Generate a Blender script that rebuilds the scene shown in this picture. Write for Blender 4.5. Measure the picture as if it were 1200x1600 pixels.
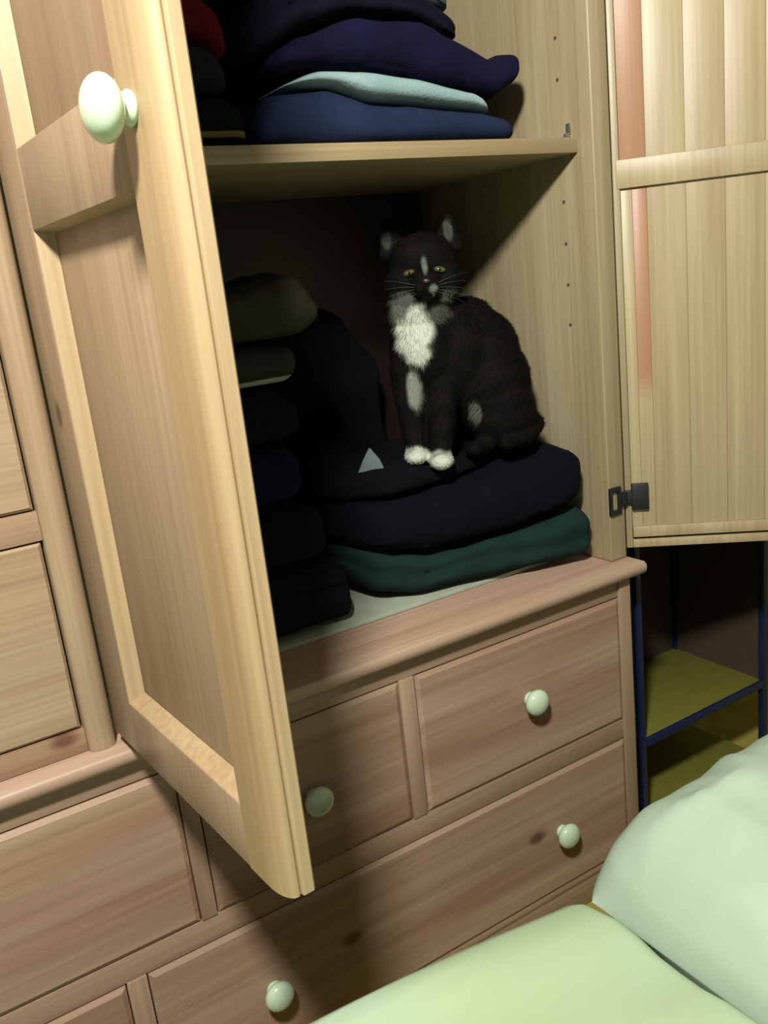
import bpy, bmesh, math, random
from mathutils import Vector, Matrix, noise

for o in list(bpy.data.objects):
    bpy.data.objects.remove(o)
scene = bpy.context.scene
C = scene.collection
ZB = 0.66            # height of the wardrobe ledge above the floor; all z below are measured from the ledge

# ------------------------------------------------------------------ camera
cam_d = bpy.data.cameras.new('camera'); cam = bpy.data.objects.new('camera', cam_d); C.objects.link(cam)
cam_d.sensor_fit = 'HORIZONTAL'; cam_d.sensor_width = 36.0; cam_d.lens = 1376.1 / 1200 * 36.0
cam_d.clip_start = 0.02
R_ = Vector((0.84256519, -0.5275563, -0.10848153)); U_ = Vector((0.22577671, 0.16309683, 0.96042923)); F_ = Vector((0.4889875, 0.83371684, -0.25652964))
M_ = Matrix((R_, U_, -F_)).transposed().to_4x4(); M_.translation = Vector((-1.1511, -1.0974, 0.5642 + ZB))
cam.matrix_world = M_
scene.camera = cam

# ------------------------------------------------------------------ world, lamp, exposure
w = bpy.data.worlds.new('world'); scene.world = w; w.use_nodes = True
w.node_tree.nodes['Background'].inputs[0].default_value = (0.95, 0.92, 0.84, 1)
w.node_tree.nodes['Background'].inputs[1].default_value = 0.20
ld = bpy.data.lights.new('ceiling_bulb', 'POINT'); ld.energy = 255; ld.color = (1.0, 0.98, 0.91); ld.shadow_soft_size = 0.09
lo = bpy.data.objects.new('ceiling_bulb', ld); C.objects.link(lo); lo.location = (-1.37, -1.15, 1.54 + ZB)
scene.view_settings.view_transform = 'Standard'; scene.view_settings.look = 'None'
scene.view_settings.gamma = 1.0; scene.view_settings.use_curve_mapping = False
scene.view_settings.exposure = 0.12

# ------------------------------------------------------------------ materials
def lin(c):
    return tuple(((v / 255) / 12.92 if v / 255 <= 0.04045 else (((v / 255) + 0.055) / 1.055) ** 2.4) for v in c) + (1,)

def base_mat(name, rough=0.6):
    m = bpy.data.materials.new(name); m.use_nodes = True
    nt = m.node_tree; b = nt.nodes['Principled BSDF']; b.inputs['Roughness'].default_value = rough
    return m, nt, b

def nd(nt, typ, **kw):
    n = nt.nodes.new(typ)
    for k, v in kw.items():
        if k.startswith('i_'):
            key = k[2:]
            n.inputs[int(key) if key.isdigit() else key].default_value = v
        else:
            setattr(n, k, v)
    return n

def wood(name, light, dark, axis='Z', knots=(), red=None, rough=0.45, freq=22, strength=1.0):
    """pine: streaks along one axis, fine fibre, optional knots (x,y,z,r), optional heartwood streak"""
    light = tuple(v * .71 for v in light); dark = tuple(v * .71 for v in dark)
    m, nt, b = base_mat(name, rough); L = nt.links
    tc = nd(nt, 'ShaderNodeTexCoord'); oi = nd(nt, 'ShaderNodeObjectInfo')
    geo = nd(nt, 'ShaderNodeNewGeometry')
    off = nd(nt, 'ShaderNodeVectorMath', operation='SCALE'); off.inputs[0].default_value = (7.3, 3.1, 5.7)
    L.new(oi.outputs['Random'], off.inputs['Scale'])
    add = nd(nt, 'ShaderNodeVectorMath', operation='ADD'); L.new(geo.outputs['Position'], add.inputs[0]); L.new(off.outputs[0], add.inputs[1])
    sc = {'X': (0.9, freq, freq), 'Y': (freq, 0.9, freq), 'Z': (freq, freq, 0.9)}[axis]
    mp = nd(nt, 'ShaderNodeMapping'); mp.inputs['Scale'].default_value = sc; L.new(add.outputs[0], mp.inputs[0])
    n1 = nd(nt, 'ShaderNodeTexNoise'); n1.inputs['Scale'].default_value = 1.0; n1.inputs['Detail'].default_value = 3; n1.inputs['Distortion'].default_value = 0.6
    L.new(mp.outputs[0], n1.inputs['Vector'])
    rp = nd(nt, 'ShaderNodeValToRGB'); rp.color_ramp.elements[0].position = 0.5 - 0.22 / strength; rp.color_ramp.elements[1].position = 0.5 + 0.2 / strength
    rp.color_ramp.elements[0].color = lin(dark); rp.color_ramp.elements[1].color = lin(light)
    L.new(n1.outputs[0], rp.inputs[0])
    mp2 = nd(nt, 'ShaderNodeMapping'); mp2.inputs['Scale'].default_value = tuple(v * 9 if v > 2 else v * 3 for v in sc); L.new(add.outputs[0], mp2.inputs[0])
    n2 = nd(nt, 'ShaderNodeTexNoise'); n2.inputs['Scale'].default_value = 1.0; n2.inputs['Detail'].default_value = 2
    L.new(mp2.outputs[0], n2.inputs['Vector'])
    mx = nd(nt, 'ShaderNodeMix', data_type='RGBA', blend_type='SOFT_LIGHT'); mx.inputs[0].default_value = 0.35
    L.new(rp.outputs[0], mx.inputs[6]); L.new(n2.outputs[0], mx.inputs[7])
    col = mx.outputs[2]
    def mask_mix(col, fac, c):
        q = nd(nt, 'ShaderNodeMix', data_type='RGBA'); L.new(fac, q.inputs[0]); L.new(col, q.inputs[6]); q.inputs[7].default_value = lin(c)
        return q.outputs[2]
    for (x, y, z, r) in knots:
        d = nd(nt, 'ShaderNodeVectorMath', operation='SUBTRACT'); L.new(geo.outputs['Position'], d.inputs[0]); d.inputs[1].default_value = (x, y, z + ZB)
        s = nd(nt, 'ShaderNodeVectorMath', operation='MULTIPLY'); L.new(d.outputs[0], s.inputs[0])
        s.inputs[1].default_value = {'X': (.6, 1, 1), 'Y': (1, .6, 1), 'Z': (1, 1, .6)}[axis]
        ln = nd(nt, 'ShaderNodeVectorMath', operation='LENGTH'); L.new(s.outputs[0], ln.inputs[0])
        mr = nd(nt, 'ShaderNodeMapRange', interpolation_type='SMOOTHSTEP'); L.new(ln.outputs['Value'], mr.inputs[0])
        mr.inputs[1].default_value = r; mr.inputs[2].default_value = r * 0.3; mr.inputs[3].default_value = 0; mr.inputs[4].default_value = 0.85
        col = mask_mix(col, mr.outputs[0], (84, 48, 34))
    if red:   # (z_fade_low, z_full, colour): heartwood streak running up the board
        z0, z1, rc = red
        sx = nd(nt, 'ShaderNodeSeparateXYZ'); L.new(geo.outputs['Position'], sx.inputs[0])
        mr = nd(nt, 'ShaderNodeMapRange', interpolation_type='SMOOTHSTEP'); L.new(sx.outputs[2], mr.inputs[0])
        mr.inputs[1].default_value = z0 + ZB; mr.inputs[2].default_value = z1 + ZB; mr.inputs[4].default_value = 0.9
        nn = nd(nt, 'ShaderNodeMath', operation='MULTIPLY'); L.new(mr.outputs[0], nn.inputs[0])
        m3 = nd(nt, 'ShaderNodeMapRange'); L.new(n1.outputs[0], m3.inputs[0]); m3.inputs[1].default_value = .25; m3.inputs[2].default_value = .6; m3.inputs[3].default_value = 0.6
        L.new(m3.outputs[0], nn.inputs[1])
        col = mask_mix(col, nn.outputs[0], rc)
    L.new(col, b.inputs['Base Color'])
    bp = nd(nt, 'ShaderNodeBump'); bp.inputs['Strength'].default_value = 0.12; bp.inputs['Distance'].default_value = 0.002
    L.new(n2.outputs[0], bp.inputs['Height']); L.new(bp.outputs[0], b.inputs['Normal'])
    return m

def fabric(name, c, c2=None, scale=220, rough=0.95, stripes=None, vary=18, bump=.35):
    c2 = c2 or tuple(min(255, int(v * 1.2 + 3)) for v in c); c = tuple(v * .88 for v in c); c2 = tuple(v * .88 for v in c2)
    m, nt, b = base_mat(name, rough); L = nt.links
    geo = nd(nt, 'ShaderNodeTexCoord')
    n = nd(nt, 'ShaderNodeTexNoise'); n.inputs['Scale'].default_value = vary; n.inputs['Detail'].default_value = 5; L.new(geo.outputs['Object'], n.inputs['Vector'])
    rp = nd(nt, 'ShaderNodeValToRGB'); rp.color_ramp.elements[0].position = .3; rp.color_ramp.elements[1].position = .7
    rp.color_ramp.elements[0].color = lin(c); rp.color_ramp.elements[1].color = lin(c2)
    L.new(n.outputs[0], rp.inputs[0]); col = rp.outputs[0]
    if stripes:   # list of (axis index, position, half width, colour) in the thing's own coordinates
        sx = nd(nt, 'ShaderNodeSeparateXYZ'); L.new(geo.outputs['Object'], sx.inputs[0])
        for ax, pos, hw, sc in stripes:
            s = nd(nt, 'ShaderNodeMath', operation='SUBTRACT'); L.new(sx.outputs[ax], s.inputs[0]); s.inputs[1].default_value = pos
            a = nd(nt, 'ShaderNodeMath', operation='ABSOLUTE'); L.new(s.outputs[0], a.inputs[0])
            mr = nd(nt, 'ShaderNodeMapRange', interpolation_type='SMOOTHSTEP'); L.new(a.outputs[0], mr.inputs[0])
            mr.inputs[1].default_value = hw * 1.3; mr.inputs[2].default_value = hw * .7
            q = nd(nt, 'ShaderNodeMix', data_type='RGBA'); L.new(mr.outputs[0], q.inputs[0]); L.new(col, q.inputs[6]); q.inputs[7].default_value = lin(sc); col = q.outputs[2]
    L.new(col, b.inputs['Base Color'])
    n2 = nd(nt, 'ShaderNodeTexNoise'); n2.inputs['Scale'].default_value = scale; n2.inputs['Detail'].default_value = 2; L.new(geo.outputs['Object'], n2.inputs['Vector'])
    bp = nd(nt, 'ShaderNodeBump'); bp.inputs['Strength'].default_value = bump; bp.inputs['Distance'].default_value = 0.003
    L.new(n2.outputs[0], bp.inputs['Height']); L.new(bp.outputs[0], b.inputs['Normal'])
    b.inputs['Specular IOR Level'].default_value = 0.1
    return m

def plain(name, c, rough=0.5, metal=0.0, mottled=0.08, coat=0.0):
    m, nt, b = base_mat(name, rough); L = nt.links
    geo = nd(nt, 'ShaderNodeNewGeometry'); n = nd(nt, 'ShaderNodeTexNoise'); n.inputs['Scale'].default_value = 25; n.inputs['Detail'].default_value = 3
    L.new(geo.outputs['Position'], n.inputs['Vector'])
    rp = nd(nt, 'ShaderNodeValToRGB')
    rp.color_ramp.elements[0].color = lin(tuple(v * (1 - mottled) for v in c)); rp.color_ramp.elements[1].color = lin(tuple(min(255, v * (1 + mottled)) for v in c))
    L.new(n.outputs[0], rp.inputs[0]); L.new(rp.outputs[0], b.inputs['Base Color'])
    b.inputs['Metallic'].default_value = metal; b.inputs['Coat Weight'].default_value = coat
    return m

PL = (214, 188, 150); PD = (188, 152, 118)
M = {}
M['pine_v'] = wood('pine_vertical', PL, PD, 'Z')
M['pine_door'] = wood('pine_door_panel', (208, 178, 142), (184, 148, 116), 'Z', freq=16)
M['pine_stile'] = wood('pine_door_stile', (208, 180, 144), (186, 152, 120), 'Z', knots=[(-.944, -.03, .452, .014)])
M['pine_edge'] = wood('pine_door_edge', (224, 196, 150), (206, 170, 122), 'Z', freq=14)
M['pine_h'] = wood('pine_horizontal', PL, PD, 'X')
M['pine_rail'] = wood('pine_rail', (210, 180, 146), (180, 140, 108), 'X', knots=[(-1.01, .02, .035, .016)])
M['pine_ledge'] = wood('pine_ledge', (228, 196, 166), (206, 166, 138), 'X')
M['pine_drawer'] = wood('pine_drawer', (224, 192, 160), (192, 150, 120), 'X', knots=[(-.262, 0, -.452, .017), (-.655, 0, -.455, .016)], freq=14, strength=1.2)
M['pine_inside'] = wood('pine_inside', (214, 198, 156), (188, 166, 124), 'Z', freq=15)
M['pine_plank'] = wood('pine_plank', (226, 206, 158), (204, 178, 132), 'Z', freq=15)
M['pine_red'] = wood('pine_heartwood', (226, 206, 158), (204, 178, 132), 'Z', red=(.29, .36, (150, 104, 76)))
M['pine_shade'] = wood('pine_back_shaded', (54, 36, 34), (38, 26, 26), 'Z')  # cupboard's inner shade put into the colour of the back panels
M['pine_frame'] = wood('pine_frame', (218, 186, 152), (196, 158, 128), 'X')
M['pine_framev'] = wood('pine_frame_upright', (218, 186, 152), (196, 158, 128), 'Z')
M['shelf_under'] = wood('pine_shelf', (210, 190, 144), (186, 158, 116), 'X')
M['floor_board'] = plain('pale_board', (150, 158, 140), .4)
M['ceramic'] = plain('ceramic_knob', (176, 196, 168), .18, coat=.5, mottled=.06)
M['blackmetal'] = plain('black_metal', (30, 33, 34), .45, .3)
M['steel'] = plain('steel_pin', (140, 140, 130), .35, .8)
M['hole'] = plain('bored_hole', (58, 42, 30), .9)
M['blue'] = plain('blue_paint', (14, 27, 62), .45)
M['olive'] = plain('olive_yellow_board', (98, 97, 34), .6)
M['shadowed_board'] = plain('board_with_painted_shadow', (58, 46, 30), .8)  # bookcase boards coloured dark to carry the right door's shadow
M['wallpaint'] = plain('wall_paint', (160, 150, 92), .9, mottled=.03)
M['carpet'] = fabric('carpet', (148, 138, 62), (170, 158, 80), 160)
M['sheet'] = fabric('pillow_cotton', (176, 196, 172), (184, 204, 180), 500, vary=6, bump=.06)
M['duvet'] = fabric('duvet_cotton', (184, 202, 156), (180, 204, 174), 500, vary=4, bump=.06)
M['mattress'] = fabric('mattress_ticking', (200, 204, 184), None, 120)

# ------------------------------------------------------------------ mesh helpers
class MB:
    """collects shapes into ONE mesh; coordinates are x, y, z above the ledge, or a door's own frame"""
    def __init__(s, O=(0, 0, 0), u=(1, 0, 0), v=(0, 1, 0)):
        s.bm = bmesh.new(); s.O = Vector(O); s.u = Vector(u); s.v = Vector(v)
    def T(s, a, t, z):
        return s.O + s.u * a + s.v * t + Vector((0, 0, z))
    def box(s, a0, a1, t0, t1, z0, z1, bev=0.0015, seg=2):
        vs = [s.bm.verts.new(s.T(a, t, z)) for z in (z0, z1) for t in (t0, t1) for a in (a0, a1)]
        fs = [s.bm.faces.new([vs[i] for i in f]) for f in ((0, 2, 3, 1), (4, 5, 7, 6), (0, 1, 5, 4), (2, 6, 7, 3), (0, 4, 6, 2), (1, 3, 7, 5))]
        if bev:
            es = set(e for f in fs for e in f.edges)
            bmesh.ops.bevel(s.bm, geom=list(es), offset=bev, segments=seg, affect='EDGES', profile=0.5)
        return s
    def prism(s, pts, axis, c0, c1, bev=0):
        """pts in the two other axes (order a,t / a,z / t,z), extruded along axis 'a','t' or 'z'"""
        def mk(p, c):
            return s.T(p[0], p[1], c) if axis == 'z' else (s.T(p[0], c, p[1]) if axis == 't' else s.T(c, p[0], p[1]))
        A = [s.bm.verts.new(mk(p, c0)) for p in pts]; B = [s.bm.verts.new(mk(p, c1)) for p in pts]
        fs = [s.bm.faces.new(A), s.bm.faces.new(list(reversed(B)))]
        n = len(pts)
        for i in range(n):
            fs.append(s.bm.faces.new((A[i], B[i], B[(i + 1) % n], A[(i + 1) % n])))
        return s
    def strip(s, quads, ):
        for q in quads:
            s.bm.faces.new([s.bm.verts.new(s.T(*p)) for p in q])
        return s
    def build(s, name, mat, parent=None, smooth=True, angle=40):
        bmesh.ops.recalc_face_normals(s.bm, faces=s.bm.faces)
        base = parent_loc(parent)
        for v in s.bm.verts:
            v.co = v.co + Vector((0, 0, ZB)) - base
        me = bpy.data.meshes.new(name); s.bm.to_mesh(me); s.bm.free()
        return link(name, me, mat, parent, smooth, angle)

def parent_loc(p):
    v = Vector((0, 0, 0))
    while p is not None:
        v += p.location; p = p.parent
    return v

def link(name, me, mat, parent=None, smooth=True, angle=40):
    if mat is not None:
        me.materials.append(M[mat] if isinstance(mat, str) else mat)
    if smooth:
        me.polygons.foreach_set('use_smooth', [True] * len(me.polygons))
        try:
            me.set_sharp_from_angle(angle=math.radians(angle))
        except Exception:
            pass
    o = bpy.data.objects.new(name, me); C.objects.link(o)
    if parent is not None: o.parent = parent
    return o

def tag(o, label=None, cat=None, group=None, kind=None):
    if label: o['label'] = label
    if cat: o['category'] = cat
    if group: o['group'] = group
    if kind: o['kind'] = kind
    return o

def empty(name, loc, label, cat, group=None):
    o = bpy.data.objects.new(name, None); C.objects.link(o); o.empty_display_size = .05
    o.location = (loc[0], loc[1], loc[2] + ZB)
    return tag(o, label, cat, group)

def box(name, mat, parent, a0, a1, t0, t1, z0, z1, bev=0.0015, frame=None, seg=2):
    return MB(*(frame or ((0, 0, 0),))).box(a0, a1, t0, t1, z0, z1, bev, seg).build(name, mat, parent)

# ------------------------------------------------------------------ the room
def struct(name, mat, *b):
    o = box(name, mat, None, *b, bev=0); tag(o, kind='structure'); return o
struct('floor', 'carpet', -2.6, 1.3, -2.6, .60, -ZB - .05, -ZB)
struct('wall_back', 'wallpaint', -2.6, 1.3, .60, .68, -ZB, 1.84)
struct('wall_right', 'wallpaint', 1.3, 1.38, -2.6, .60, -ZB, 1.84)

# ------------------------------------------------------------------ wardrobe
W = empty('wardrobe', (-.74, .28, -ZB), 'large pine wardrobe with two open doors above rows of drawers with white knobs', 'wardrobe')
XL, TOP = -1.62, 1.30
# base chest
box('side_panel', 'pine_v', W, -.028, 0, 0, .55, -.64, -.0142)
box('side_panel', 'pine_v', W, XL, XL + .028, 0, .55, -.64, -.0142)
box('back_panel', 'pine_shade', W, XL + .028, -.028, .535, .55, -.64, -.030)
box('plinth', 'pine_h', W, XL, 0, .006, .03, -ZB, -.602)
prof = [(.55, -.014), (-.012, -.014), (-.016, -.011), (-.0190, -.006), (-.0200, .000), (-.0188, .006), (-.014, .010), (.55, .010)]
b = MB().prism(prof, 'a', XL - .03, .03)
bmesh.ops.bevel(b.bm, geom=[e for e in b.bm.edges if all(abs(v.co.x - .03) < 1e-5 for v in e.verts)], offset=.006, segments=2, affect='EDGES')
b.build('top_board', 'pine_ledge', W)
box('rail', 'pine_frame', W, XL + .028, -.028, .004, .03, -.050, -.0142)
box('rail', 'pine_frame', W, XL + .028, -.028, .004, .03, -.340, -.300)
box('rail', 'pine_frame', W, XL + .028, -.028, .004, .03, -.602, -.588)
box('divider', 'pine_framev', W, -.514, -.486, .002, .03, -.300, -.050)
box('divider', 'pine_framev', W, -.884, -.860, .002, .03, -.300, -.050)
box('divider', 'pine_framev', W, -1.002, -.974, .002, .03, -.588, -.340)

def lathe(prof, n=28):
    """profile (r, h) turned about local z"""
    bm = bmesh.new(); rings = []
    for r, h in prof:
        rings.append([bm.verts.new((r * math.cos(2 * math.pi * i / n), r * math.sin(2 * math.pi * i / n), h)) for i in range(n)] if r > 1e-6 else [bm.verts.new((0, 0, h))])
    for A, B in zip(rings, rings[1:]):
        for i in range(n):
            j = (i + 1) % n
            if len(A) == 1: bm.faces.new((A[0], B[i], B[j]))
            elif len(B) == 1: bm.faces.new((A[i], A[j], B[0]))
            else: bm.faces.new((A[i], A[j], B[j], B[i]))
    bmesh.ops.recalc_face_normals(bm, faces=bm.faces)
    return bm
kp = [(0, 0), (.0125, 0), (.013, .003), (.0105, .006), (.0095, .009)]
kp += [(.0235 * math.sin(a), .0215 - .0145 * math.cos(a)) for a in [math.radians(d) for d in range(32, 181, 12)]] + [(0, .036)]
knob_me = bpy.data.meshes.new('knob'); bmk = lathe(kp); bmk.to_mesh(knob_me); bmk.free()
knob_me.materials.append(M['ceramic']); knob_me.polygons.foreach_set('use_smooth', [True] * len(knob_me.polygons))
def knob(parent, pos, direction, scale=1.0):
    o = bpy.data.objects.new('knob', knob_me); C.objects.link(o); o.parent = parent
    o.location = Vector((pos[0], pos[1], pos[2] + ZB)) - parent_loc(parent)
    o.rotation_euler = Vector(direction).to_track_quat('Z', 'Y').to_euler(); o.scale = (scale,) * 3
    return o

def drawer(x0, x1, z0, z1, y, knobs, mat='pine_drawer', depth=.02, bevel=.007):
    g = .0022
    b = MB()
    x0 += g; x1 -= g; z0 += g; z1 -= g
    # front with a shallow bevelled rim
    A = [(x0, y + .004, z0), (x1, y + .004, z0), (x1, y + .004, z1), (x0, y + .004, z1)]
    w_ = bevel
    B = [(x0 + w_, y, z0 + w_), (x1 - w_, y, z0 + w_), (x1 - w_, y, z1 - w_), (x0 + w_, y, z1 - w_)]
    D = [(x, y + depth, z) for x, _, z in A]
    va, vb, vd = [[b.bm.verts.new(p) for p in L_] for L_ in (A, B, D)]
    b.bm.faces.new(vb); b.bm.faces.new(list(reversed(vd)))
    for i in range(4):
        j = (i + 1) % 4
        b.bm.faces.new((va[i], va[j], vb[j], vb[i])); b.bm.faces.new((vd[i], vd[j], va[j], va[i]))
    o = b.build('drawer', mat, W, smooth=False)
    for kx, kz in knobs:
        knob(o, (kx, y, kz), (0, -1, 0))
    return o
drawer(-.486, -.028, -.300, -.050, 0, [(-.257, -.172)])
drawer(-.860, -.514, -.300, -.050, 0, [(-.687, -.178)])
drawer(XL + .028, -.884, -.300, -.050, 0, [(-1.24, -.175)])
drawer(-.974, -.028, -.588, -.340, 0, [(-.204, -.463), (-.797, -.466)])
drawer(XL + .028, -1.002, -.588, -.340, 0, [(-1.30, -.463)])

# upper cupboard carcass
rp_ = box('side_panel', 'pine_inside', W, -.0190, .0214, .0248, .55, .0105, TOP - .03, bev=.003, seg=3)
box('side_panel', 'pine_v', W, XL, XL + .03, .0248, .55, .0105, TOP - .03)
box('partition', 'pine_inside', W, -.945, -.925, .035, .53, .0105, TOP - .03)
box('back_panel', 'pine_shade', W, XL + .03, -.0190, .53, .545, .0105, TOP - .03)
box('cornice', 'pine_h', W, XL - .03, .05, -.02, .56, TOP - .03, TOP + .02, bev=.008)
box('floor_board', 'floor_board', W, -.925, -.0190, .112, .53, .0105, .0180)
sh = box('shelf', 'shelf_under', W, -.925, -.0192, .0600, .53, .7290, .7535, bev=.002)
# centre stile with a rounded front, between the two sections
pts = [(-.983, .045), (-.983, .016)] + [(-.9653 - .0177 * math.cos(math.radians(a)), .016 - .012 * math.sin(math.radians(a))) for a in range(15, 180, 15)] + [(-.9476, .016), (-.9476, .045)]
MB().prism(pts, 'z', .0105, TOP - .03).build('stile', 'pine_v', W)
box('rail', 'pine_rail', W, XL + .03, -.983, .016, .045, .0105, .042)
z = .042
for k in range(4):
    z1 = z + .257
    drawer(XL + .03, -.984, z, z1, .0185, [(-1.29, (z + z1) / 2)], mat='pine_h', bevel=.004)
    box('rail', 'pine_rail', W, XL + .03, -.983, .018, .045, z1, z1 + .037)
    z = z1 + .037
# shelf pegs and peg holes on the right wall of the cupboard
hole_me = None
for y in (.100, .44):
    for zz in (.585, .655, .850, .914, .978, .515, .445):
        bm = bmesh.new(); bmesh.ops.create_cone(bm, cap_ends=True, segments=10, radius1=.0028, radius2=.0028, depth=.0012)
        bmesh.ops.rotate(bm, verts=bm.verts, matrix=Matrix.Rotation(math.pi / 2, 3, 'Y')); m_ = MB(); m_.bm.free(); m_.bm = bm
        bmesh.ops.translate(bm, verts=bm.verts, vec=(-.0192, y, zz)); m_.build('peg_hole', 'hole', W)
m_ = MB(); m_.box(-.029, -.0191, .076, .082, .7535, .762, .001); m_.box(-.0220, -.0191, .074, .084, .760, .778, .001); m_.build('shelf_clip', 'steel', W)

# left door, open square to the front; own frame: a along the door from the hinge, t into its thickness
aL = .0685
FL = ((-.9465, .0048, 0), (math.sin(aL), -math.cos(aL), 0), (math.cos(aL), math.sin(aL), 0))
dl = bpy.data.objects.new('door', None); C.objects.link(dl); dl.parent = W; dl.location = Vector((-.9465, .0048, .0286 + ZB)) - W.location
dl['label'] = 'left cupboard door swung open towards the bed, outer face showing'
Z0, Z1 = .0286, 1.262
box('stile', 'pine_stile', dl, 0, .080, 0, .028, Z0, Z1, frame=FL)
pr = [(.380, 0), (.418, 0)]
pr += [(.418 + .032 * math.sin(math.radians(a)), .0125 - .0125 * math.cos(math.radians(a))) for a in range(12, 91, 13)]
pr += [(.4500, .0140), (.4460, .0193), (.4460, .0165), (.4505, .0172), (.4520, .0185), (.4520, .0285), (.4500, .0305), (.380, .0305)]
MB(*FL).prism(pr, 'z', Z0, Z1).build('stile', 'pine_edge', dl, angle=35)
for z0, z1 in ((Z0, .098), (.651, .733), (1.18, Z1)):
    box('rail', 'pine_stile', dl, .0795, .3805, .0002, .0278, z0, z1, frame=FL)
for z0, z1 in ((.098, .651), (.733, 1.18)):
    box('panel', 'pine_door', dl, .075, .385, .0195, .0245, z0 - .004, z1 + .004, frame=FL)
    mw = .010; mb = .011 if z0 < .5 else .003
    MB(*FL).prism([(.080, .0015), (.080 + mw, .0193), (.080, .0193)], 'z', z0, z1).build('moulding', 'pine_edge', dl)
    MB(*FL).prism([(.380, .0015), (.380 - .006, .0193), (.380, .0193)], 'z', z0, z1).build('moulding', 'pine_edge', dl)
    MB(*FL).prism([(.0015, z0), (.0193, z0 + mb), (.0193, z0)], 'a', .080, .380).build('moulding', 'pine_edge', dl)
    MB(*FL).prism([(.0015, z1), (.0193, z1 - .004), (.0193, z1)], 'a', .080, .380).build('moulding', 'pine_edge', dl)
f_ = MB(*FL)
knob(dl, tuple(f_.T(.402, 0, .706)), (-math.cos(aL), -math.sin(aL), 0), 1.05)
f_.bm.free()

# right door, swung far back; its boarded inside shows
aR = .7252
FR = ((.0222, .0248, 0), (math.cos(aR), -math.sin(aR), 0), (math.sin(aR), math.cos(aR), 0))
dr = bpy.data.objects.new('door', None); C.objects.link(dr); dr.parent = W; dr.location = Vector((.0222, .0248, .0270 + ZB)) - W.location
dr['label'] = 'right cupboard door swung far back, boarded inside showing'
Z0 = .0270
box('edge_strip', 'pine_inside', dr, 0, .0115, .002, .026, Z0, Z1, frame=FR)
box('edge_strip', 'pine_inside', dr, .440, .4515, .002, .026, Z0, Z1, frame=FR)
box('edge_strip', 'pine_plank', dr, .0117, .4398, .002, .026, Z0, .0425, frame=FR)
edges = [.0125, .055, .118, .181, .244, .307, .370, .4395]
box('plank', 'pine_red', dr, .0125, .0549, .0075, .024, .664, Z1, bev=.0008, frame=FR)
box('plank', 'pine_plank', dr, .0125, .0309, .0075, .024, .046, .6638, bev=.0006, frame=FR)
box('plank', 'pine_red', dr, .0311, .0549, .0075, .024, .046, .6638, bev=.0006, frame=FR)
for i in range(1, 7):
    box('plank', 'pine_plank', dr, edges[i] + .0001, edges[i + 1] - .0001, .0075, .024, .046, Z1, bev=.0009, frame=FR)
box('batten', 'pine_plank', dr, .006, .446, 0, .0074, .663, .709, frame=FR)
box('batten', 'pine_plank', dr, .0125, .4395, 0, .0074, .0475, .068, frame=FR)
box('batten', 'pine_plank', dr, .006, .446, 0, .0074, 1.16, 1.215, frame=FR)
h = MB(*FR)
h.box(.0120, .0420, -.0025, .0074, .101, .150, .0015); h.box(.0, .0125, -.005, .003, .112, .139, .002)
h.build('hinge', 'blackmetal', dr)
h = MB(); y0, y1 = .0195, .0252
h.box(-.0200, -.0140, y0, y1, .099, .151, .001); h.box(.0010, .0080, y0, y1, .099, .151, .001)
h.box(-.0145, .0014, y0, y1, .099, .108, .001); h.box(-.0145, .0014, y0, y1, .142, .151, .001)
h.box(.0070, .0215, y0 - .003, y1, .112, .139, .002)
h.build('hinge_plate', 'blackmetal', W)

# ------------------------------------------------------------------ blue-edged shelf unit beside the wardrobe
S = empty('bookcase', (.28, .19, -ZB), 'yellow-green bookcase with blue edges standing right of the pine wardrobe', 'bookcase')
x0, x1, yf, yb = .079, .490, .060, .320
for a, b_ in ((x0, x0 + .014), (x1 - .014, x1)):
    box('post', 'blue', S, a, b_, yf, yf + .014, -ZB, .30); box('post', 'blue', S, a, b_, yb - .014, yb, -ZB, .30)
for zz in (-.62, -.418, .02, .285):
    o = box('shelf', 'olive', S, x0 + .001, x1 - .001, yf + .006, yb - .001, zz - .012, zz, bev=.001)
    box('edging', 'blue', o, x0 + .0142, x1 - .0142, yf - .001, yf + .008, zz - .016, zz + .002)
box('side_panel', 'shadowed_board', S, x1 - .010, x1 - .004, yf + .0145, yb - .0145, -.418, .284, bev=0)  # upper bay only: door shadow painted in as a dark panel
box('back_panel', 'shadowed_board', S, x0, x1, yb + .0005, yb + .006, -.64, .30)

# ------------------------------------------------------------------ folded clothes
def lerp_tab(tab, x):
    if x <= tab[0][0]: return tab[0][1]
    for (a, b), (c, d) in zip(tab, tab[1:]):
        if x <= c:
            t = (x - a) / (c - a); t = t * t * (3 - 2 * t) * .5 + t * .5
            return b + (d - b) * t
    return tab[-1][1]

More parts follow.
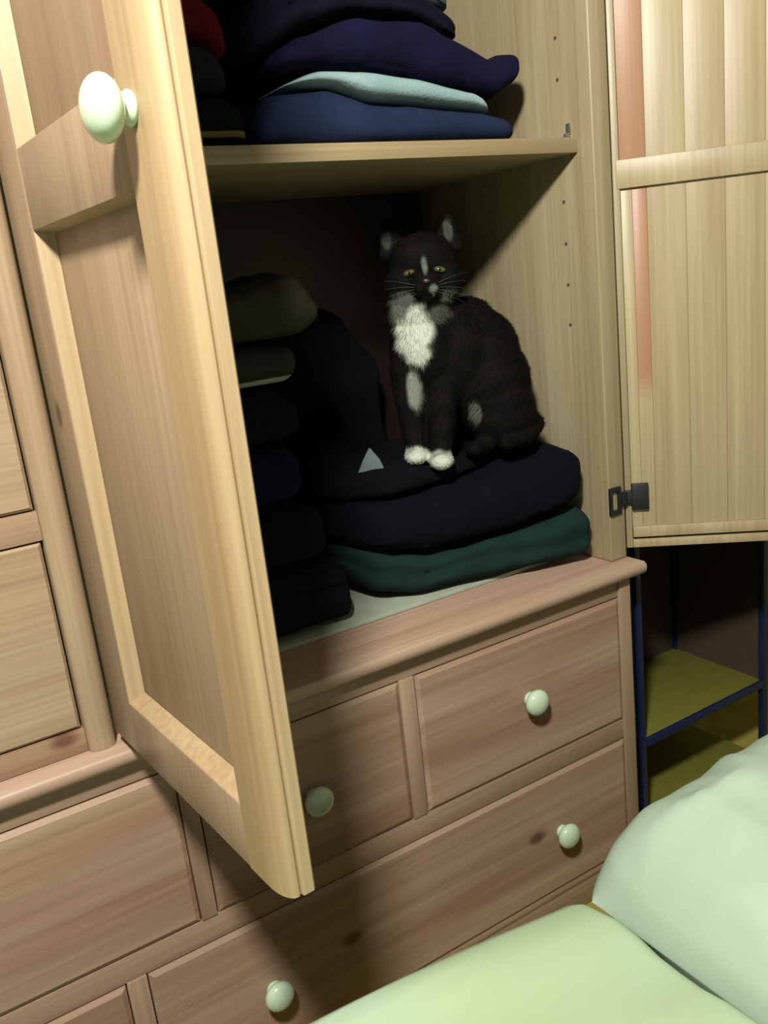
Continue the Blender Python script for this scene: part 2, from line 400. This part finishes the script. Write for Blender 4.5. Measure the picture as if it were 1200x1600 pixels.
def garment(name, mat, label, cat, bot, top, front, back, layers=3, re=.03, seed=0, wr=.004, group=None, nx=72, nt=56, parent=None, p=3.0, sag=.0):
    """folded cloth: bot/top = [(x, z)], front/back = [(x, y)]; layered rolled folds along the front"""
    rnd = random.Random(seed); off = Vector((rnd.uniform(0, 50), rnd.uniform(0, 50), rnd.uniform(0, 50)))
    xa, xb = top[0][0], top[-1][0]
    bm = bmesh.new(); rings = []
    for i in range(nx + 1):
        s = i / nx; s = .5 - .5 * math.cos(math.pi * s); x = xa + (xb - xa) * s
        d = min(x - xa, xb - x); e = 1.0 if d >= re else math.sqrt(max(0.0, 1 - (1 - d / re) ** 2))
        e = max(e, .02)
        zb, zt, yf, yb = (lerp_tab(t_, x) for t_ in (bot, top, front, back))
        zc, hz = (zb + zt) / 2, (zt - zb) / 2; yc, hy = (yf + yb) / 2, (yb - yf) / 2
        ring = []
        for j in range(nt):
            th = 2 * math.pi * j / nt; c, sn = math.cos(th), math.sin(th)
            yy = math.copysign(abs(c) ** (2 / (p + 3)), c); zz = math.copysign(abs(sn) ** (2 / p), sn)
            t = (zz + 1) / 2
            fold = abs(math.sin(math.pi * (t * layers + .15 * math.sin(x * 17 + seed)))) ** .45
            y = yc + hy * yy * (e * .35 + .65) - math.copysign(min(.014, hz * .35) * (1 - fold) * abs(c) ** 2, yy)
            zv = zc + hz * zz * (e * .8 + .2 * (e > .1))
            P = Vector((x, y, zv)); n = noise.noise_vector(P * 9 + off) * wr * 1.6 + noise.noise_vector(P * 26 + off) * wr * .6
            rid = (1 - abs(noise.noise(Vector((x * 7, y * 16, zv * 30)) + off))) ** 6 * wr * .8
            n *= min(1, .4 + hz * 14)
            if zz < -.6: n.z = abs(n.z) * .3
            P += n; P.z += rid * (zz > 0)
            P.z = max(P.z, zb + .0002)
            ring.append(bm.verts.new(P + Vector((0, 0, ZB))))
        rings.append(ring)
    for A, B in zip(rings, rings[1:]):
        for j in range(nt):
            bm.faces.new((A[j], A[(j + 1) % nt], B[(j + 1) % nt], B[j]))
    bm.faces.new(rings[0]); bm.faces.new(list(reversed(rings[-1])))
    bmesh.ops.recalc_face_normals(bm, faces=bm.faces)
    xc = (xa + xb) / 2; ctr = Vector((xc, lerp_tab(front, xc) + .1, lerp_tab(bot, xc) + ZB))
    for v in bm.verts: v.co -= ctr
    me = bpy.data.meshes.new(name); bm.to_mesh(me); bm.free()
    m = fabric(name + '_cloth', *mat) if isinstance(mat, tuple) else mat
    o = link(name, me, m, None, angle=80); o.location = ctr
    return tag(o, label, cat, group)

FZ = .0185
# lower compartment, right-hand pile under the cat
garment('folded_trousers', ((20, 40, 38), (27, 49, 46)), 'dark green folded trousers at the bottom of the pile under the cat', 'trousers',
        [(-.485, FZ + .05), (-.44, FZ + .015), (-.38, FZ), (-.03, FZ)], [(-.485, .135), (-.43, .118), (-.36, .098), (-.20, .105), (-.03, .125)],
        [(-.485, .20), (-.43, .135), (-.37, .115), (-.20, .085), (-.10, .050), (-.03, .034)], [(-.485, .40), (-.03, .42)], layers=2, re=.035, seed=3, wr=.004)
garment('folded_jumper', ((7, 6, 14), (10, 8, 20)), 'black-navy folded jumper lying on the green trousers, its fold facing out', 'jumper',
        [(-.50, .128), (-.45, .120), (-.36, .100), (-.20, .107), (-.035, .128)], [(-.50, .20), (-.42, .205), (-.30, .205), (-.15, .222), (-.08, .235), (-.035, .225)],
        [(-.50, .19), (-.43, .105), (-.36, .085), (-.20, .060), (-.06, .040), (-.035, .050)], [(-.50, .40), (-.035, .40)], layers=1, re=.05, seed=5, wr=.006)
garment('folded_sweatshirt', ((6, 6, 11), (9, 8, 16)), 'black folded sweatshirt directly under the seated cat', 'sweatshirt',
        [(-.50, .202), (-.30, .207), (-.15, .224), (-.07, .236)], [(-.50, .245), (-.42, .252), (-.30, .243), (-.22, .245), (-.13, .265), (-.07, .268)],
        [(-.50, .18), (-.40, .12), (-.28, .125), (-.15, .13), (-.07, .12)], [(-.50, .42), (-.07, .42)], layers=1, re=.04, seed=8, wr=.004)
# lower compartment, left-hand pile in the shade of the open door
garment('folded_jeans', ((10, 11, 17), (15, 17, 24)), 'black folded jeans at the bottom of the left pile in the lower compartment', 'jeans',
        [(-.90, FZ), (-.505, FZ)], [(-.90, .135), (-.60, .135), (-.505, .125)], [(-.90, .120), (-.66, .112), (-.505, .118)], [(-.90, .42), (-.505, .42)], layers=3, re=.02, seed=11)
garment('folded_trousers', ((9, 9, 14), (14, 14, 20)), 'black folded trousers lying on the black jeans, left pile', 'trousers',
        [(-.90, .137), (-.535, .134)], [(-.90, .240), (-.60, .238), (-.535, .225)], [(-.90, .105), (-.535, .120)], [(-.90, .42), (-.535, .42)], layers=2, re=.03, seed=12)
garment('folded_jumper', ((12, 9, 24), (26, 16, 52)), 'dark jumper with a faint purple edge in the middle of the left pile', 'jumper',
        [(-.90, .242), (-.56, .236)], [(-.90, .335), (-.62, .335), (-.56, .315)], [(-.90, .095), (-.56, .125)], [(-.90, .42), (-.56, .42)], layers=2, re=.03, seed=13)
garment('folded_cardigan', ((12, 13, 20), (18, 19, 28)), 'charcoal folded cardigan below the grey-striped shirt, left pile', 'cardigan',
        [(-.90, .337), (-.545, .330)], [(-.90, .420), (-.62, .420), (-.545, .400)], [(-.90, .10), (-.545, .135)], [(-.90, .42), (-.545, .42)], layers=2, re=.04, seed=14)
garment('folded_shirt', ((40, 38, 36), (52, 50, 46), 220, .95, [(2, .006, .006, (150, 152, 140))]), 'dark shirt with a pale grey border near the top of the left pile', 'shirt',
        [(-.90, .423), (-.545, .423)], [(-.90, .490), (-.62, .488), (-.545, .480)], [(-.90, .10), (-.545, .125)], [(-.90, .40), (-.545, .40)], layers=1, re=.03, seed=15, wr=.003)
garment('rolled_pullover', ((46, 46, 34), (62, 60, 46)), 'khaki rolled pullover on top of the left pile', 'pullover',
        [(-.90, .492), (-.505, .492)], [(-.90, .570), (-.60, .575), (-.55, .585), (-.505, .570)], [(-.90, .095), (-.60, .105), (-.505, .11)], [(-.90, .36), (-.505, .34)], layers=1, re=.05, seed=16, wr=.006)
garment('crumpled_coat', ((8, 8, 14), (14, 14, 22)), 'black crumpled coat stuffed in behind the cat and the piles', 'coat',
        [(-.53, FZ), (-.22, FZ)], [(-.53, .50), (-.45, .54), (-.36, .52), (-.22, .44)], [(-.53, .43), (-.22, .43)], [(-.53, .515), (-.22, .515)], layers=2, re=.04, seed=17, wr=.012)
# a pale cloth corner peeping out beside the cat's feet
bm = bmesh.new()
for dy in (0, .004):
    for q in ((-.024, .0), (.022, .0), (.016, .018), (.001, .040), (-.012, .021)):
        bm.verts.new((q[0], dy + .010 * q[1] / .04, q[1]))
bm.verts.ensure_lookup_table(); vs = bm.verts[:]
bm.faces.new(vs[:5]); bm.faces.new(list(reversed(vs[5:])))
for i in range(5): bm.faces.new((vs[i], vs[5 + i], vs[5 + (i + 1) % 5], vs[(i + 1) % 5]))
bmesh.ops.recalc_face_normals(bm, faces=bm.faces); bmesh.ops.bevel(bm, geom=bm.edges[:], offset=.0015, segments=2, affect='EDGES')
me = bpy.data.meshes.new('handkerchief'); bm.to_mesh(me); bm.free()
hk = link('handkerchief', me, fabric('handkerchief_cloth', (92, 104, 102)), None); hk.location = (-.425, .165, .250 + ZB); hk.rotation_euler = (0, 0, math.radians(-25))
tag(hk, 'small pale grey handkerchief corner standing up left of the cat\'s feet', 'handkerchief')

# upper compartment
SZ = .7540
garment('folded_sweater', ((26, 36, 60), (31, 43, 70)), 'mid-blue folded sweater lying on the upper shelf under the pale blue shirt', 'sweater',
        [(-.58, SZ), (-.115, SZ)], [(-.58, .800), (-.53, .835), (-.45, .838), (-.37, .818), (-.20, .805), (-.15, .798), (-.115, .780)],
        [(-.58, .105), (-.115, .085)], [(-.58, .40), (-.115, .40)], layers=1, re=.03, seed=21, wr=.003)
garment('folded_shirt', ((134, 160, 162), (146, 172, 172)), 'pale blue folded shirt between the blue sweater and the navy jumper, upper shelf', 'shirt',
        [(-.51, .842), (-.45, .840), (-.37, .820), (-.20, .807), (-.155, .800)], [(-.51, .850), (-.46, .862), (-.37, .862), (-.30, .855), (-.20, .832), (-.155, .806)],
        [(-.51, .105), (-.155, .095)], [(-.51, .40), (-.155, .40)], layers=1, re=.03, seed=22, wr=.002)
garment('folded_jumper', ((12, 11, 34), (18, 17, 48)), 'navy folded jumper with a corner sticking out on the right, upper shelf', 'jumper',
        [(-.53, .860), (-.46, .866), (-.37, .866), (-.30, .859), (-.217, .842), (-.125, .826), (-.095, .842), (-.065, .862)],
        [(-.53, .885), (-.47, .915), (-.38, .940), (-.27, .944), (-.19, .922), (-.13, .893), (-.095, .898), (-.065, .908)],
        [(-.53, .115), (-.065, .120)], [(-.53, .42), (-.065, .40)], layers=1, re=.02, seed=23, wr=.004)
garment('folded_sweatshirt', ((10, 10, 24), (15, 15, 34)), 'black folded sweatshirt on top of the navy jumper, upper shelf', 'sweatshirt',
        [(-.578, .866), (-.53, .888), (-.47, .918), (-.38, .943), (-.27, .947), (-.165, .918)], [(-.578, .945), (-.50, .980), (-.38, .995), (-.25, .985), (-.165, .948)],
        [(-.578, .130), (-.50, .118), (-.165, .150)], [(-.578, .42), (-.165, .42)], layers=2, re=.04, seed=24, wr=.004)
garment('folded_blouse', ((74, 92, 100), (84, 104, 112)), 'grey-teal folded blouse crowning the right pile on the upper shelf', 'blouse',
        [(-.58, .985), (-.38, .998), (-.25, .990), (-.175, .965)], [(-.58, 1.03), (-.38, 1.04), (-.25, 1.03), (-.175, .985)],
        [(-.58, .14), (-.175, .155)], [(-.58, .42), (-.175, .42)], layers=2, re=.03, seed=25)
garment('folded_trousers', ((16, 16, 20), (24, 24, 28), 220, .95, [(2, .020, .004, (108, 98, 62))]), 'black trousers with a thin olive band, bottom of the left pile on the upper shelf', 'trousers',
        [(-.90, SZ), (-.585, SZ)], [(-.90, .826), (-.62, .826), (-.585, .815)], [(-.90, .09), (-.585, .10)], [(-.90, .40), (-.585, .40)], layers=2, re=.025, seed=26)
garment('folded_cardigan', ((24, 28, 34), (34, 38, 44)), 'dark grey folded cardigan on the banded trousers, upper shelf', 'cardigan',
        [(-.90, .828), (-.60, .828)], [(-.90, .905), (-.64, .895), (-.60, .865)], [(-.90, .095), (-.60, .11)], [(-.90, .40), (-.60, .40)], layers=2, re=.03, seed=27)
garment('folded_tshirt', ((84, 14, 28), (100, 20, 36)), 'crimson folded T-shirt high in the left pile on the upper shelf', 't-shirt',
        [(-.90, .906), (-.64, .897), (-.59, .872)], [(-.90, .965), (-.64, .960), (-.59, .925)], [(-.90, .105), (-.59, .115)], [(-.90, .40), (-.59, .40)], layers=2, re=.03, seed=28)
garment('folded_vest', ((120, 150, 168), (134, 164, 180)), 'light blue folded vest on top of the crimson T-shirt', 'vest',
        [(-.90, .968), (-.61, .965)], [(-.90, 1.01), (-.61, 1.0)], [(-.90, .11), (-.61, .14)], [(-.90, .40), (-.61, .40)], layers=1, re=.03, seed=29)

# ------------------------------------------------------------------ the cat
E1 = Vector((.84757, -.53069, 0)); E2 = Vector((.53069, .84757, 0)); E3 = Vector((0, 0, 1))
CATP = Vector((-.311, .160, .2475 + ZB)); CS = 1.035
rootc = bpy.data.objects.new('cat', None); C.objects.link(rootc); rootc.location = CATP
tag(rootc, 'black cat with white bib and white paws sitting on the folded clothes', 'cat')
def cl(a, d, h): return (E1 * a + E2 * d + E3 * h) * CS
bm = bmesh.new()
def ell(c, r, rot=None, sub=3):
    res = bmesh.ops.create_icosphere(bm, subdivisions=sub, radius=1.0)
    for v in res['verts']:
        q = Vector((v.co.x * r[0], v.co.y * r[1], v.co.z * r[2]))
        if rot is not None: q = rot @ q
        v.co = cl(*(Vector(c) + q))
def limb(pts, n=10):
    for (a, ra), (b, rb) in zip(pts, pts[1:]):
        a, b = Vector(a), Vector(b)
        for k in range(n + 1):
            t = k / n; r = ra + (rb - ra) * t; ell(a.lerp(b, t), (r, r, r), sub=2)
RX = lambda d: Matrix.Rotation(math.radians(d), 3, 'X'); RY = lambda d: Matrix.Rotation(math.radians(d), 3, 'Y')
ell((.021, .040, .322), (.054, .052, .047))                 # skull
ell((-.014, .022, .292), (.031, .034, .028)); ell((.056, .022, .290), (.031, .034, .028))   # cheeks
ell((.022, -.006, .290), (.024, .026, .021))                # muzzle
ell((.012, -.017, .281), (.014, .014, .012)); ell((.032, -.017, .281), (.014, .014, .012))  # whisker pads
ell((.022, -.004, .266), (.016, .018, .010))                # chin
ell((.022, -.008, .310), (.011, .024, .012))                # nose bridge
ell((.012, .040, .250), (.056, .054, .050))                 # neck ruff
ell((.012, .040, .185), (.060, .056, .075))                 # chest
ell((.060, .075, .165), (.078, .078, .098))                 # shoulders
ell((.085, .085, .200), (.060, .066, .060), RY(25))         # back
ell((.108, .090, .160), (.070, .080, .078))
ell((.118, .095, .105), (.076, .098, .092))                 # haunch
ell((.132, .045, .060), (.060, .060, .056))                 # thigh
limb([((.125, .030, .030), .022), ((.085, .005, .012), .015)])   # hind foot
ell((.078, .000, .012), (.018, .024, .013))
limb([((-.020, .030, .155), .032), ((-.022, .012, .090), .025), ((-.019, .004, .020), .019)])   # near foreleg
limb([((.038, .034, .140), .034), ((.030, .012, .080), .026), ((.020, -.020, .014), .019)])    # other foreleg
ell((-.020, -.010, .012), (.021, .030, .014)); ell((.019, -.038, .005), (.021, .030, .014))
limb([((.165, .120, .050), .022), ((.190, .070, .030), .020), ((.168, .020, .022), .018), ((.130, -.005, .018), .013)])   # tail round the side
def ear(base, tip, width, side):
    b, t = Vector(base), Vector(tip); n = 12
    for k in range(n + 1):
        s = k / n; c = b.lerp(t, s); r = width * (1 - s) ** .8 + .0035
        ell(c, (r, .009 * (1 - s) + .003, .008), sub=2)
ear((-.018, .050, .338), (-.036, .052, .394), .028, -1); ear((.062, .050, .338), (.073, .052, .394), .028, 1)
me = bpy.data.meshes.new('tmp'); bm.to_mesh(me); bm.free()
tmp = bpy.data.objects.new('tmp', me); C.objects.link(tmp)
md = tmp.modifiers.new('r', 'REMESH'); md.mode = 'VOXEL'; md.voxel_size = .0035
md2 = tmp.modifiers.new('s', 'SMOOTH'); md2.iterations = 6; md2.factor = .5
dg = bpy.context.evaluated_depsgraph_get(); body_me = bpy.data.meshes.new_from_object(tmp.evaluated_get(dg)); body_me.name = 'body'
bpy.data.objects.remove(tmp)

WHITE = [  # a, d, h, radius a, radius h, strength : coat markings in the cat's own frame, front side only; face marks dimmed to paint in the shelf's shade
    (-.004, -.02, .215, .030, .040, 1.0), (-.002, -.02, .185, .020, .026, .9), (-.012, 0, .122, .012, .034, .4),
    (-.020, -.02, .010, .026, .016, 1.0), (.019, -.05, .004, .026, .016, 1.0), (.084, 0, .070, .010, .018, .18),
    (.022, -.03, .316, .005, .014, .22), (-.020, -.01, .268, .022, .012, .14), (.032, -.03, .279, .008, .007, .25), (.062, 0, .266, .022, .010, .14),
    (-.020, .02, .240, .022, .022, .25), (.040, .0, .238, .022, .014, .12), (-.034, .05, .364, .008, .014, .07), (.068, .05, .368, .008, .016, .09)]
def coat(v):
    L = Vector((v.dot(E1), v.dot(E2), v.z)) / CS; wmax = 0.0
    for a, d, h, ra, rh, s in WHITE:
        if L.y > d + .055: continue
        q = math.hypot((L.x - a) / ra, (L.z - h) / rh)
        q += .25 * noise.noise(L * 60)
        f = max(0.0, min(1.0, (1.25 - q) / .55)); wmax = max(wmax, s * f * f * (3 - 2 * f))
    tb = .5 + .5 * noise.noise(Vector((L.x * 20, L.y * 20, L.z * 45)))
    blk = Vector((.0022, .0020, .0022)).lerp(Vector((.0065, .0052, .004)), max(0, tb))
    return blk.lerp(Vector((.42, .44, .36)), wmax)
def color_attr(me, cols):
    at = me.color_attributes.new('coat', 'FLOAT_COLOR', 'POINT')
    at.data.foreach_set('color', [c for v in cols for c in (v.x, v.y, v.z, 1.0)])
color_attr(body_me, [coat(v.co) for v in body_me.vertices])
mc, nt, bs = base_mat('cat_coat', .75)
va = nd(nt, 'ShaderNodeVertexColor', layer_name='coat'); nt.links.new(va.outputs[0], bs.inputs['Base Color'])
tcn = nd(nt, 'ShaderNodeTexCoord'); nn = nd(nt, 'ShaderNodeTexNoise'); nn.inputs['Scale'].default_value = 260; nt.links.new(tcn.outputs['Object'], nn.inputs['Vector'])
bp = nd(nt, 'ShaderNodeBump'); bp.inputs['Strength'].default_value = .4; bp.inputs['Distance'].default_value = .003; nt.links.new(nn.outputs[0], bp.inputs['Height']); nt.links.new(bp.outputs[0], bs.inputs['Normal'])
bs.inputs['Specular IOR Level'].default_value = .05
body = link('body', body_me, mc, rootc, angle=180)
# fur: short tapered blades lying along the body
rnd = random.Random(4); fv, ff, fc = [], [], []
polys = list(body_me.polygons); vco = [v.co.copy() for v in body_me.vertices]
for pi in rnd.choices(range(len(polys)), k=26000):
    pl = polys[pi]; pa = vco[pl.vertices[0]].lerp(vco[pl.vertices[2]], rnd.random()).lerp(vco[pl.vertices[1]], rnd.random() * .5)
    L = Vector((pa.dot(E1), pa.dot(E2), pa.z)) / CS
    n = pl.normal; ln = .010 if L.z < .25 else .007
    if L.z < .03: ln = .004
    if L.z > .275 and L.y < .03 and .0 < L.x < .045: ln = .0025
    flow = (Vector((0, 0, -1)) + E2 * .3 + noise.noise_vector(pa * 30) * .6); flow -= n * flow.dot(n)
    if flow.length < 1e-4: continue
    flow.normalize(); d = (n * .45 + flow).normalized(); sd = d.cross(n)
    if sd.length < 1e-4: continue
    sd = sd.normalized() * .0007; ln *= rnd.uniform(.6, 1.25); c = coat(pa) * rnd.uniform(.75, 1.25); k = len(fv)
    fv += [pa - sd - n * .001, pa + sd - n * .001, pa + d * ln]; ff.append((k, k + 1, k + 2)); fc += [c] * 3
fm = bpy.data.meshes.new('fur'); fm.from_pydata([tuple(v) for v in fv], [], ff); color_attr(fm, fc)
fo = link('fur', fm, mc, rootc, smooth=False); fo['kind'] = 'stuff'
# eyes, nose, whiskers
def catbit(name, c, r, mat, rot=None, sub=3):
    bb = bmesh.new(); res = bmesh.ops.create_icosphere(bb, subdivisions=sub, radius=1.0)
    for v in bb.verts:
        q = Vector((v.co.x * r[0], v.co.y * r[1], v.co.z * r[2])); q = rot @ q if rot is not None else q
        v.co = cl(*(Vector(c) + q))
    mm = bpy.data.meshes.new(name); bb.to_mesh(mm); bb.free(); return link(name, mm, mat, rootc, angle=180)
m_eye = plain('cat_eye', (70, 68, 36), .3, coat=.1); m_pupil = plain('cat_pupil', (6, 6, 6), .1); m_nose = plain('cat_nose', (48, 30, 30), .4)  # eye colour dimmed to include the shelf's shade on the face
for a, tl in ((-.003, -14), (.046, 14)):
    e = catbit('eye', (a, -.0085, .3075), (.0095, .006, .0050), m_eye, RY(tl))
    pz = catbit('pupil', (a, -.0138, .3072), (.0017, .0015, .0042), m_pupil); pz.parent = e
catbit('nose', (.022, -.0325, .2925), (.0062, .0040, .0042), m_nose)
m_wh = plain('whisker', (58, 58, 54), .5)
for sgn in (-1, 1):
    for k in range(5):
        wv, wf = [], []
        a0 = Vector((.022 + sgn * .016, -.024, .283 - .003 * k + .004)); a1 = a0 + Vector((sgn * .050, .004, .012 - .010 * k)); a2 = (a0 + a1) / 2 + Vector((0, -.004, .004))
        prev = None
        for t in (0, .25, .5, .75, 1):
            pnt = a0 * (1 - t) ** 2 + a2 * 2 * t * (1 - t) + a1 * t * t; r = .0003 * (1 - .8 * t)
            ring = [len(wv) + i for i in range(3)]
            for an in range(3): wv.append(tuple(cl(pnt.x, pnt.y + r * math.cos(an * 2.1), pnt.z + r * math.sin(an * 2.1))))
            if prev:
                for i in range(3): wf.append((prev[i], prev[(i + 1) % 3], ring[(i + 1) % 3], ring[i]))
            prev = ring
        wm = bpy.data.meshes.new('whisker'); wm.from_pydata(wv, [], wf); link('whisker', wm, m_wh, rootc)

# ------------------------------------------------------------------ bed in the foreground
BX0, BX1, BY0, BY1 = -2.25, .34, -2.1, -.40
Bd = empty('bed', (-.95, -1.27, -ZB), 'bed with a pale mattress beneath the duvet and pillow', 'bed')
box('mattress', 'mattress', Bd, BX0, BX1, BY0, BY1, -.42, -.245, bev=.03, seg=4)
box('bed_base', 'pine_h', Bd, BX0, BX1, BY0, BY1, -.56, -.421, bev=.004)
for x in (BX0 + .05, BX1 - .11):
    for y in (BY0 + .05, BY1 - .11):
        box('leg', 'pine_v', Bd, x, x + .06, y, y + .06, -ZB, -.561)

def puff(name, mat, x0, x1, y0, y1, zb, hfun, label, cat, n=90, m=70):
    """soft closed bedding: top z from hfun(u, v) with u, v in -1..1, rounded rim"""
    bm = bmesh.new(); top, bot = [], []
    for i in range(n + 1):
        rt, rb = [], []
        for j in range(m + 1):
            u = -math.cos(math.pi * i / n); v = -math.cos(math.pi * j / m)
            x = (x0 + x1) / 2 + (x1 - x0) / 2 * u; y = (y0 + y1) / 2 + (y1 - y0) / 2 * v
            zt, zlow, dy, dyl = hfun(u, v, x, y)
            rt.append(bm.verts.new((x, y + dy, zt)))
            edge = i in (0, n) or j in (0, m)
            rb.append(rt[-1] if edge else bm.verts.new((x, y + dyl, zlow)))
        top.append(rt); bot.append(rb)
    for i in range(n):
        for j in range(m):
            bm.faces.new((top[i][j], top[i + 1][j], top[i + 1][j + 1], top[i][j + 1]))
            q = [bot[i][j], bot[i][j + 1], bot[i + 1][j + 1], bot[i + 1][j]]
            if len(set(q)) == 4:
                try: bm.faces.new(q)
                except ValueError: pass
    bmesh.ops.recalc_face_normals(bm, faces=bm.faces)
    ctr = Vector(((x0 + x1) / 2, (y0 + y1) / 2, zb + ZB))
    for v in bm.verts: v.co = v.co + Vector((0, 0, ZB)) - ctr
    me = bpy.data.meshes.new(name); bm.to_mesh(me); bm.free()
    o = link(name, me, mat, None, angle=180); o.location = ctr
    return tag(o, label, cat)

def h_duvet(u, v, x, y):
    wri = (1 - abs(noise.noise(Vector((x * 2.2, y * 6 + x * 2.5, 3))))) ** 3 * .010 - .005 + noise.noise(Vector((x * 4, y * 9, 9))) * .006
    r0 = .045; ye = -.41; th = .03; q = y - ye
    k = max(0.0, min(1.0, (x + .92) / .42)); top = -.166 - .036 * k * k + wri * 1.5
    if x > -.525: top -= .020 * ((x + .525) / .023) ** 2
    if q <= 0: Y, Z, ny, nz = y, top, 0, 1
    elif q < r0 * math.pi / 2:
        t = q / r0; Y, Z, ny, nz = ye + r0 * math.sin(t), top - r0 + r0 * math.cos(t), math.sin(t), math.cos(t)
    else: Y, Z, ny, nz = ye + r0 + .006 * noise.noise(Vector((x * 6, 0, 2))), top - r0 - (q - r0 * math.pi / 2), 1, 0
    rim = min(1, (1 - abs(u)) * 60) * min(1, (1 - abs(v)) * 40)
    zl = Z - nz * th * rim
    return Z, zl, Y - y, (Y - ny * th * rim) - y
puff('duvet', 'duvet', -2.2, -.502, -2.0, -.20, -.2438, h_duvet, 'pale yellow-green duvet spread over the bed below the drawers', 'duvet')

def h_pillow(u, v, x, y):
    f = lambda t: max(0.0, 1 - abs(t) ** 6) ** .8
    r = f(u) * f(v); r2 = min(1, (1 - u * u) * (1 - v * v) * 30)
    wri = (1 - abs(noise.noise(Vector((x * 5 + y * 3, y * 7 - x * 4, 1))))) ** 3 * .012 + noise.noise(Vector((x * 20, y * 14, 5))) * .005
    z = -.222 + .012 * r2 + (.125 + wri * 1.6) * r
    cy = -.045 * v * abs(v) ** 3 * u ** 8
    return z, -.222 - .021 * r2, cy, cy
puff('pillow', 'sheet', -.498, .20, -1.06, -.345, -.243, h_pillow, 'plump white-green pillow lying on the duvet at the right', 'pillow')
